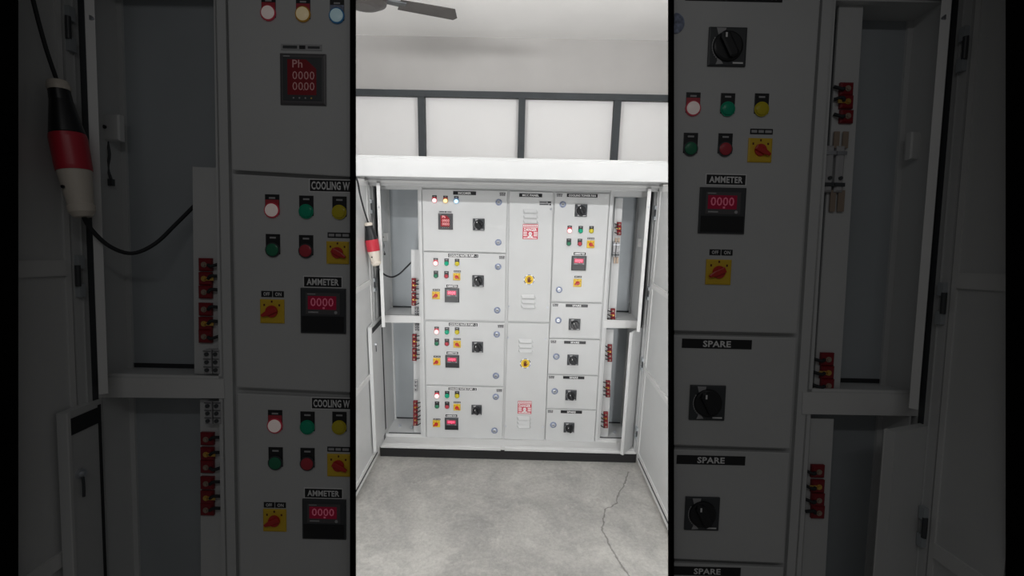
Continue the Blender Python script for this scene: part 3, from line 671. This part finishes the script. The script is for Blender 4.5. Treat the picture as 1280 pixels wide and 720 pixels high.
# concrete floor with a crack
def floor_mat():
    m = bpy.data.materials.new('worn_concrete'); m.use_nodes = True; n = m.node_tree.nodes; l = m.node_tree.links; b = n['Principled BSDF']
    tc = n.new('ShaderNodeTexCoord')
    def noise(s, d=6, r=0.6, dist=0.0):
        z = n.new('ShaderNodeTexNoise'); z.inputs['Scale'].default_value = s; z.inputs['Detail'].default_value = d; z.inputs['Roughness'].default_value = r; z.inputs['Distortion'].default_value = dist
        l.new(tc.outputs['Object'], z.inputs['Vector']); return z
    def ramp(src, p0, c0, p1, c1):
        r = n.new('ShaderNodeValToRGB'); e = r.color_ramp.elements; e[0].position = p0; e[0].color = (*c0, 1); e[1].position = p1; e[1].color = (*c1, 1); l.new(src, r.inputs['Fac']); return r.outputs['Color']
    def mix(a, c, f, t='MIX'):
        x = n.new('ShaderNodeMix'); x.data_type = 'RGBA'; x.blend_type = t
        if isinstance(f, float): x.inputs[0].default_value = f
        else: l.new(f, x.inputs[0])
        l.new(a, x.inputs[6]) if not isinstance(a, tuple) else setattr(x.inputs[6], 'default_value', (*a, 1))
        l.new(c, x.inputs[7]) if not isinstance(c, tuple) else setattr(x.inputs[7], 'default_value', (*c, 1))
        return x.outputs[2]
    base = ramp(noise(2.6, 9, 0.68, 0.5).outputs['Fac'], 0.34, (0.36, 0.355, 0.34), 0.66, (0.57, 0.56, 0.53))
    fine = ramp(noise(45, 10, 0.8).outputs['Fac'], 0.36, (0.74, 0.74, 0.74), 0.66, (1.16, 1.16, 1.15))
    c = mix(base, fine, 0.75, 'MULTIPLY')
    sc = ramp(noise(6.5, 12, 0.8, 0.3).outputs['Fac'], 0.54, (0, 0, 0), 0.70, (0.8, 0.8, 0.8))       # pale scuffs of cement
    c = mix(c, (0.64, 0.63, 0.59), sc)
    dk = ramp(noise(7, 6, 0.6, 0.3).outputs['Fac'], 0.66, (0, 0, 0), 0.8, (0.6, 0.6, 0.6))
    c = mix(c, (0.22, 0.20, 0.17), dk)
    # crack: distance to a broken line on the floor
    pts = [wp3(*p, 0) for p in ()]
    def fl(px, py):
        d = ray(px, py); t = -CAM.z/d.z; q = CAM+d*t; return (q.x, q.y)
    line = [fl(*p) for p in ((786, 590), (781, 603), (772, 620), (770, 629), (757, 637), (755.6, 645), (752.3, 659), (756, 668), (765, 688), (775, 703), (788, 722), (796, 745))]
    wob = noise(14, 4, 0.6)
    vm = n.new('ShaderNodeVectorMath'); vm.operation = 'SCALE'; vm.inputs['Scale'].default_value = 0.05; l.new(wob.outputs['Color'], vm.inputs[0])
    va = n.new('ShaderNodeVectorMath'); va.operation = 'ADD'; l.new(tc.outputs['Object'], va.inputs[0]); l.new(vm.outputs[0], va.inputs[1])
    vs = n.new('ShaderNodeVectorMath'); vs.operation = 'SUBTRACT'; l.new(va.outputs[0], vs.inputs[0]); vs.inputs[1].default_value = (0.025, 0.025, 0)
    sp = n.new('ShaderNodeSeparateXYZ'); l.new(vs.outputs[0], sp.inputs[0])
    fl2 = n.new('ShaderNodeCombineXYZ'); l.new(sp.outputs[0], fl2.inputs[0]); l.new(sp.outputs[1], fl2.inputs[1]); PV = fl2.outputs[0]
    def M(op, a, bb=None, clamp=False):
        x = n.new('ShaderNodeMath'); x.operation = op; x.use_clamp = clamp
        for i, q in enumerate((a, bb)):
            if q is None: continue
            if isinstance(q, (int, float)): x.inputs[i].default_value = q
            else: l.new(q, x.inputs[i])
        return x.outputs[0]
    def V(op, a, bb):
        x = n.new('ShaderNodeVectorMath'); x.operation = op
        for i, q in enumerate((a, bb)):
            if isinstance(q, tuple): x.inputs[i].default_value = q
            else: l.new(q, x.inputs[i])
        return x
    best = None
    for (ax, ay), (bx, by) in zip(line, line[1:]):
        ab = (bx-ax, by-ay, 0); q = ab[0]**2+ab[1]**2
        pa = V('SUBTRACT', PV, (ax, ay, 0)).outputs[0]
        t = M('MULTIPLY', V('DOT_PRODUCT', pa, ab).outputs['Value'], 1/q, True)
        sc_ = n.new('ShaderNodeVectorMath'); sc_.operation = 'SCALE'; sc_.inputs[0].default_value = ab; l.new(t, sc_.inputs['Scale'])
        dd = V('DISTANCE', pa, sc_.outputs[0]).outputs['Value']
        best = dd if best is None else M('MINIMUM', best, dd)
    ck = ramp(best, 0.001, (0.75, 0.75, 0.75), 0.0065, (0, 0, 0))
    c = mix(c, (0.09, 0.085, 0.075), ck)
    l.new(c, b.inputs['Base Color'])
    rr = ramp(noise(9, 5).outputs['Fac'], 0.3, (0.5, 0.5, 0.5), 0.7, (0.8, 0.8, 0.8)); l.new(rr, b.inputs['Roughness'])
    bp = n.new('ShaderNodeBump'); bp.inputs['Strength'].default_value = 0.25; bp.inputs['Distance'].default_value = 0.004
    l.new(noise(60, 6).outputs['Fac'], bp.inputs['Height']); l.new(bp.outputs['Normal'], b.inputs['Normal'])
    return m
FLOOR = floor_mat()
b = MB(); wbox(b, -SIDEX-0.1, SIDEX+0.1, -4.2, -BACKW+0.15, -0.12, 0, FLOOR); struct(b, 'floor')
b = MB(); wbox(b, -SIDEX-0.1, SIDEX+0.1, FRONTY-0.1, -BACKW+0.15, ZC, ZC+0.1, CEIL); struct(b, 'ceiling')
vbar0, vbar1 = FC.uv(640, 124.0, BACKW)[1], FC.uv(640, 116.3, BACKW)[1]
b = MB(); wbox(b, -SIDEX-0.1, SIDEX+0.1, -BACKW, -BACKW+0.12, vbar0+0.02, ZC, WALLG); wbox(b, -SIDEX-0.1, SIDEX+0.1, -BACKW+0.01, -BACKW+0.12, 0, vbar0+0.02, WALLW); struct(b, 'wall_back')
for s, nm in ((-1, 'wall_left'), (1, 'wall_right')):
    b = MB(); wbox(b, *sorted((s*SIDEX, s*(SIDEX+0.1))), FRONTY-0.1, -BACKW+0.12, 0, ZC, WALLW); struct(b, nm)
# dark metal framing over the white boards
b = MB(); wbox(b, -SIDEX, SIDEX, -BACKW-0.045, -BACKW, vbar0, vbar1, FRAMEM); struct(b, 'trim_1')
kk = FC.k(640, 160, BACKW)
for i, px in enumerate((402, 527.2, 651.8, 770.2, 892)):
    u = FC.uv(px, 160, BACKW+0.03)[0]; b = MB(); wbox(b, u-4.2*kk, u+4.2*kk, -BACKW-0.04, -BACKW+0.01, 0.0, vbar0, FRAMEM); struct(b, 'trim_%d' % (i+2))

# ---- the central switchboard
root = empty('control_panel_cabinet', FC.M, 'wide light grey switchboard with open end doors on a black plinth in the bright room', 'electrical cabinet')
# outer casing: back, top return, sill, plinth, canopy
uL, uR = FC.uv(474.0, 320)[0]-0.03, FC.uv(807.5, 320)[0]+0.03
vS, vT = FC.uv(640, 549.5)[1], FC.uv(640, 236.2)[1]
vL = FC.uv(640, 228.0, FW)[1]
PW = 0.10
vP = FC.uv(640, 563.0, PW)[1]
b = MB(); b.box(uL, uR, vP+0.01, vT+0.02, -0.42, -0.30, PAINT); b.build('back_casing', root)
b = MB()
b.box(uL, uR, vT+0.002, vL+0.03, -0.42, FW-0.02, PAINT)                  # roof slab
b.box(uL, uR, FC.uv(640, 231.4, FW)[1], vL, FW-0.02, FW+0.004, PAINT2, 0.002)     # pale front lip
b.box(uL, uR, vL, vL+0.05, FW-0.02, FW-0.004, PAINT)
b.build('top_frame', root)
b = MB(); b.box(uL, uR, vP, vS, -0.42, FW-0.05, PAINT2, 0.003)
um = FC.uv(629, 556, FW)[0]
b.box(uL+0.02, um-0.02, vP+0.002, vP+0.026, FW-0.05, FW-0.035, PAINT2, 0.003); b.box(um+0.01, uR-0.02, vP+0.002, vP+0.026, FW-0.05, FW-0.035, PAINT2, 0.003)
b.build('bottom_sill', root)
b = MB(); b.box(uL+0.01, uR-0.01, 0.0, vP, -0.42, PW-0.004, DARKPL, 0.003); o = b.build('plinth', root); o['label'] = 'black base plinth'
cw = 0.30
b = MB(); c0, c1 = FC.uv(640, 224.2, cw)[1], FC.uv(640, 200.6, cw)[1]
ca, cb = FC.uv(415, 215, cw)[0], FC.uv(862, 215, cw)[0]
b.box(ca, cb, c0, c1, -0.40, cw, PAINT, 0.004)
b.box(ca, cb, c1, c1+0.016, -0.40, cw-0.03, PAINT, 0.002)
o = b.build('canopy', root); o['label'] = 'white rain canopy across the top'
b = MB()
for x0, x1 in ((470, 508), (515, 575), (584, 630), (640, 690), (697, 760), (770, 815)):
    u0_, u1_, v0, v1 = FC.rect(x0, 224.6+(x0-640)*0.015, x1, 226.4+(x0-640)*0.015, FW); b.box(u0_, u1_, vL+0.036, vL+0.044, FW-0.0045, FW-0.003, RUBBER)
b.build('canopy_gap_strip', root)
body(FC, root)
incomer(FC, root); centre(FC, root); tower(FC, root)
for P in PUMPS: pump(FC, root, P)
for i, P in enumerate(SPARES): spare(FC, root, P)
for sd in 'LR': bay(FC, root, sd); stiles(FC, root, sd); swing_doors(FC, root, sd)

def plug(F, label, g, wq, top, endw, fat=1.0):
    r = empty('power_plug', F.M, label, 'plug', g)
    k = F.k(465, 300, wq)
    A = Vector(F.p3(460.9, 281, wq)); B = Vector(F.p3(470.3, 330.5, wq)); ax = B-A; ln = ax.length
    T = lambda t: t*ln
    kc = k; k = k*fat
    b = MB(); b.lathe(A, ax, [(T(0.02), 4.6*k), (T(0.10), 4.9*k), (T(0.36), 7.6*k), (T(0.37), 7.3*k)], BLACK); o = b.build('rear_shell', r); o['label'] = 'black rear shell'
    b = MB(); b.lathe(A, ax, [(T(-0.06), 3.0*k), (T(-0.05), 4.4*k), (T(-0.01), 5.1*k), (T(0.02), 4.8*k)], CREAM); o = b.build('cable_clamp', r); o['label'] = 'cream end cap'
    b = MB(); b.lathe(A, ax, [(T(0.37), 7.8*k), (T(0.40), 8.1*k), (T(0.63), 7.9*k), (T(0.66), 7.7*k)], PLUGR); o = b.build('coupling_ring', r); o['label'] = 'red middle band'
    b = MB(); b.lathe(A, ax, [(T(0.66), 7.4*k), (T(0.93), 5.6*k), (T(0.94), 6.1*k), (T(0.99), 5.8*k), (T(1.03), 4.0*k)], CREAM)
    p = A+ax*0.80; b.lathe(p+Vector((-1.5*k, 0, 5.8*k)), (0, 0, 1), [(0, 0.9*k), (1.4*k, 0.9*k)], BLACK, 10)
    o = b.build('front_shell', r); o['label'] = 'cream front shell'
    b = MB()
    b.tube([F.p3(*c) for c in top]+[tuple(A-ax*0.04)], 1.0*k, RUBBER, 8); b.build('hanging_cord', r)
    b = MB()
    b.tube([tuple(B), F.p3(473.5, 336.5, wq*0.8), F.p3(481, 343.5, wq*0.5), F.p3(490, 346.3, wq*0.15), F.p3(499, 342.5, endw*0.5), F.p3(507, 335, endw), F.p3(514.5, 327.5, endw-0.005)], 1.15*k, RUBBER, 10)
    b.build('cable', r)
plug(FC, 'red, black and cream industrial plug hanging at the left end of the bright-room switchboard', None, 0.25,
     [(436, 210, 0.62), (446, 224, 0.54), (450, 243, 0.44), (455.5, 264, 0.34)], -0.10)

# ---- ceiling fan
dt = ray(455, 1); t = 2.42/dt.y; hub = CAM+dt*t
dtip = ray(569.5, 19.5); zb = hub.z+0.012; tip = CAM+dtip*((zb-CAM.z)/dtip.z)
vec = Vector((tip.x-hub.x, tip.y-hub.y)); FANLEN = vec.length
ang0 = math.atan2(vec.y, vec.x)
print('FAN hub', hub, 'len', FANLEN, 'ang', math.degrees(ang0), 'ZC', ZC, 'CAMH', CAMH)
froot = empty('ceiling_fan', Matrix.Translation((hub.x, hub.y, ZC)), 'dark brown ceiling fan above the bright-room switchboard', 'ceiling fan')
zz = hub.z-ZC
b = MB(); b.lathe((0, 0, zz-0.03), (0, 0, 1), [(0, 0.05), (0.005, 0.075), (0.02, 0.105), (0.06, 0.115), (0.085, 0.10), (0.10, 0.04)], FANM, 32); b.build('motor', froot)
b = MB(); b.lathe((0, 0, zz+0.07), (0, 0, 1), [(0, 0.014), (-zz-0.11, 0.014), (-zz-0.10, 0.05), (-zz-0.07, 0.06)], FANM, 20); b.build('down_rod', froot)
for i in range(3):
    a = ang0+i*2*math.pi/3; d = Vector((math.cos(a), math.sin(a), 0)); q = Vector((-d.y, d.x, 0)); z0 = Vector((0, 0, zz+0.012)); b = MB()
    def pt(l, s, h): return z0+d*l+q*s+Vector((0, 0, h))
    top = [pt(0.17, -0.04, 0.008), pt(FANLEN-0.02, -0.055, 0.008), pt(FANLEN+0.015, 0.02, -0.004), pt(FANLEN, 0.045, -0.008), pt(0.17, 0.045, -0.008)]
    vs = top+[p+Vector((0, 0, 0.003)) for p in top]
    b.add(vs, [[4, 3, 2, 1, 0], [5, 6, 7, 8, 9]]+[[j, (j+1) % 5, 5+(j+1) % 5, 5+j] for j in range(5)], FANM)
    bo = b.build('blade', froot)
    b = MB(); b.hexa([tuple(pt(0.09, -0.02, 0)), tuple(pt(0.20, -0.03, 0)), tuple(pt(0.20, 0.03, 0)), tuple(pt(0.09, 0.02, 0))], [tuple(pt(0.09, -0.02, 0.006)), tuple(pt(0.20, -0.03, 0.013)), tuple(pt(0.20, 0.03, 0.013)), tuple(pt(0.09, 0.02, 0.006))], DGREY)
    b.build('blade_bracket', bo)

# ------------------------------------------------------------------ made-up dim hall in front: two added copies of the switchboard ends
MAG = 3.164
FS = Frame(MAG, 1/MAG)
CUTL, CUTR = 576.4, 703.6
def shift(dz): return FS.M
def end_copy(side):
    L = side == 'L'
    root = empty('control_panel_cabinet', FS.M, 'added dim grey copy of the left switchboard end close by, with %s' % 'plug and open cable bay' if L else 'added dim grey copy of the right switchboard end close by, with spare compartments and fuse holder', 'electrical cabinet')
    if L: body(FS, root, x1c=CUTL)
    else: body(FS, root, x0c=CUTR)
    ZK[0] = 0.4
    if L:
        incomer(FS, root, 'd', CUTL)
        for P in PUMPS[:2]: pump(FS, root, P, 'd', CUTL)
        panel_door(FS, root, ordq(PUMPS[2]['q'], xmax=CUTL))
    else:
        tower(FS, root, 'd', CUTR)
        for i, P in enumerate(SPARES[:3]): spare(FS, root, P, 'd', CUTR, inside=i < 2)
        panel_door(FS, root, ordq(SPARES[3]['q'], xmin=CUTR))
    ZK[0] = 1.0
    bay(FS, root, side); stiles(FS, root, side); swing_doors(FS, root, side, LEN=0.465)
    # casing behind, roof, sill and plinth
    a, c = sorted((FS.uv(474 if L else 807.5, 320)[0]+(-0.03 if L else 0.03), FS.uv(548 if L else 731, 320)[0]))
    vt, vb, vp = FS.uv(640, 236)[1], FS.uv(640, 549.5)[1], FS.uv(640, 563)[1]
    b = MB(); b.box(a, c, vb, vt, -0.105, -0.085, PAINT); b.build('back_casing', root)
    b = MB(); b.box(a, c, vt+0.02, vt+0.11, -0.105, 0.165, PAINT2, 0.003); b.build('top_frame', root)  # unseen roof slab, made deep so its shade falls across the door tops
    b = MB(); b.box(a, c, vp, vb, -0.105, 0.04, PAINT2, 0.003); b.build('bottom_sill', root)
    b = MB(); b.box(a+0.01, c-0.01, vp-0.25, vp, -0.1, 0.03, DARKPL, 0.003); b.build('plinth', root)
    return root
end_copy('L'); end_copy('R')
plug(FS, 'added dim copy of the red, black and cream plug at the near left switchboard copy', None, 0.095,
     [(446, 224, 0.17), (450, 243, 0.15), (455.5, 264, 0.125)], -0.035, 0.72)

# added black slabs edging the opening, splayed back to the bright room's front wall
for s, xs, nm in ((-1, (576.16, 578.37), 'added_slab_left'), (1, (703.84, 701.63), 'added_slab_right')):
    wj = 0.03
    def fp(cx, sy, w):
        d = ray(640+(cx-640)*MAG, sy); p0 = FS.O+FS.N*w; return CAM+d*((p0-CAM).dot(FS.N)/d.dot(FS.N))
    b = MB(); X = s*0.60
    def rail(cx, w, dx): return [fp(cx, sy, w)+Vector((dx, 0, 0)) for sy in (1500, -420)]
    ri = [rail(xs[1], wj, 0), rail(xs[1], -0.13, s*0.004), [Vector((X, FRONTY, 0)), Vector((X, FRONTY, ZC))]]
    ro = [rail(xs[0], wj, 0), rail(xs[0], -0.13, s*0.006), [Vector((X+s*0.03, FRONTY, 0)), Vector((X+s*0.03, FRONTY, ZC))]]
    pts = [p for r in ri+ro for p in r]; fs = [[0, 1, 7, 6], [4, 5, 11, 10]]
    for j in (0, 1):
        fs += [[2*j, 2*j+1, 2*j+3, 2*j+2], [6+2*j, 7+2*j, 9+2*j, 8+2*j], [2*j, 2*j+2, 8+2*j, 6+2*j], [2*j+1, 2*j+3, 9+2*j, 7+2*j]]
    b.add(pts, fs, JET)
    o = b.build(nm); o['kind'] = 'structure'
    b = MB(); wbox(b, *sorted((X, s*(SIDEX+0.1))), FRONTY-0.08, FRONTY, 0, ZC, WALLW); o = b.build('wall_front' + ('_left' if s < 0 else '_right')); o['kind'] = 'structure'
    # added black pillar closing off the outer edge of each copy
    xo = 23 if s < 0 else 1257
    b = MB(); w1 = 0.20
    def fq(sx, sy, w):
        d = ray(sx, sy); p0 = FS.O+FS.N*w; return CAM+d*((p0-CAM).dot(FS.N)/d.dot(FS.N))
    A = [fq(xo, -420, w1), fq(xo, 1500, w1), fq(xo+s*260, 1500, w1), fq(xo+s*260, -420, w1)]
    off = -FS.N*0.34+Vector((s*0.42, 0, 0))
    B = [p+off for p in A]
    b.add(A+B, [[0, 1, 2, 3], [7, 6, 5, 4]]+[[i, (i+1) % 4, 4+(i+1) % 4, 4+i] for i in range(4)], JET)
    o = b.build('added_pillar' + ('_left' if s < 0 else '_right')); o['kind'] = 'structure'
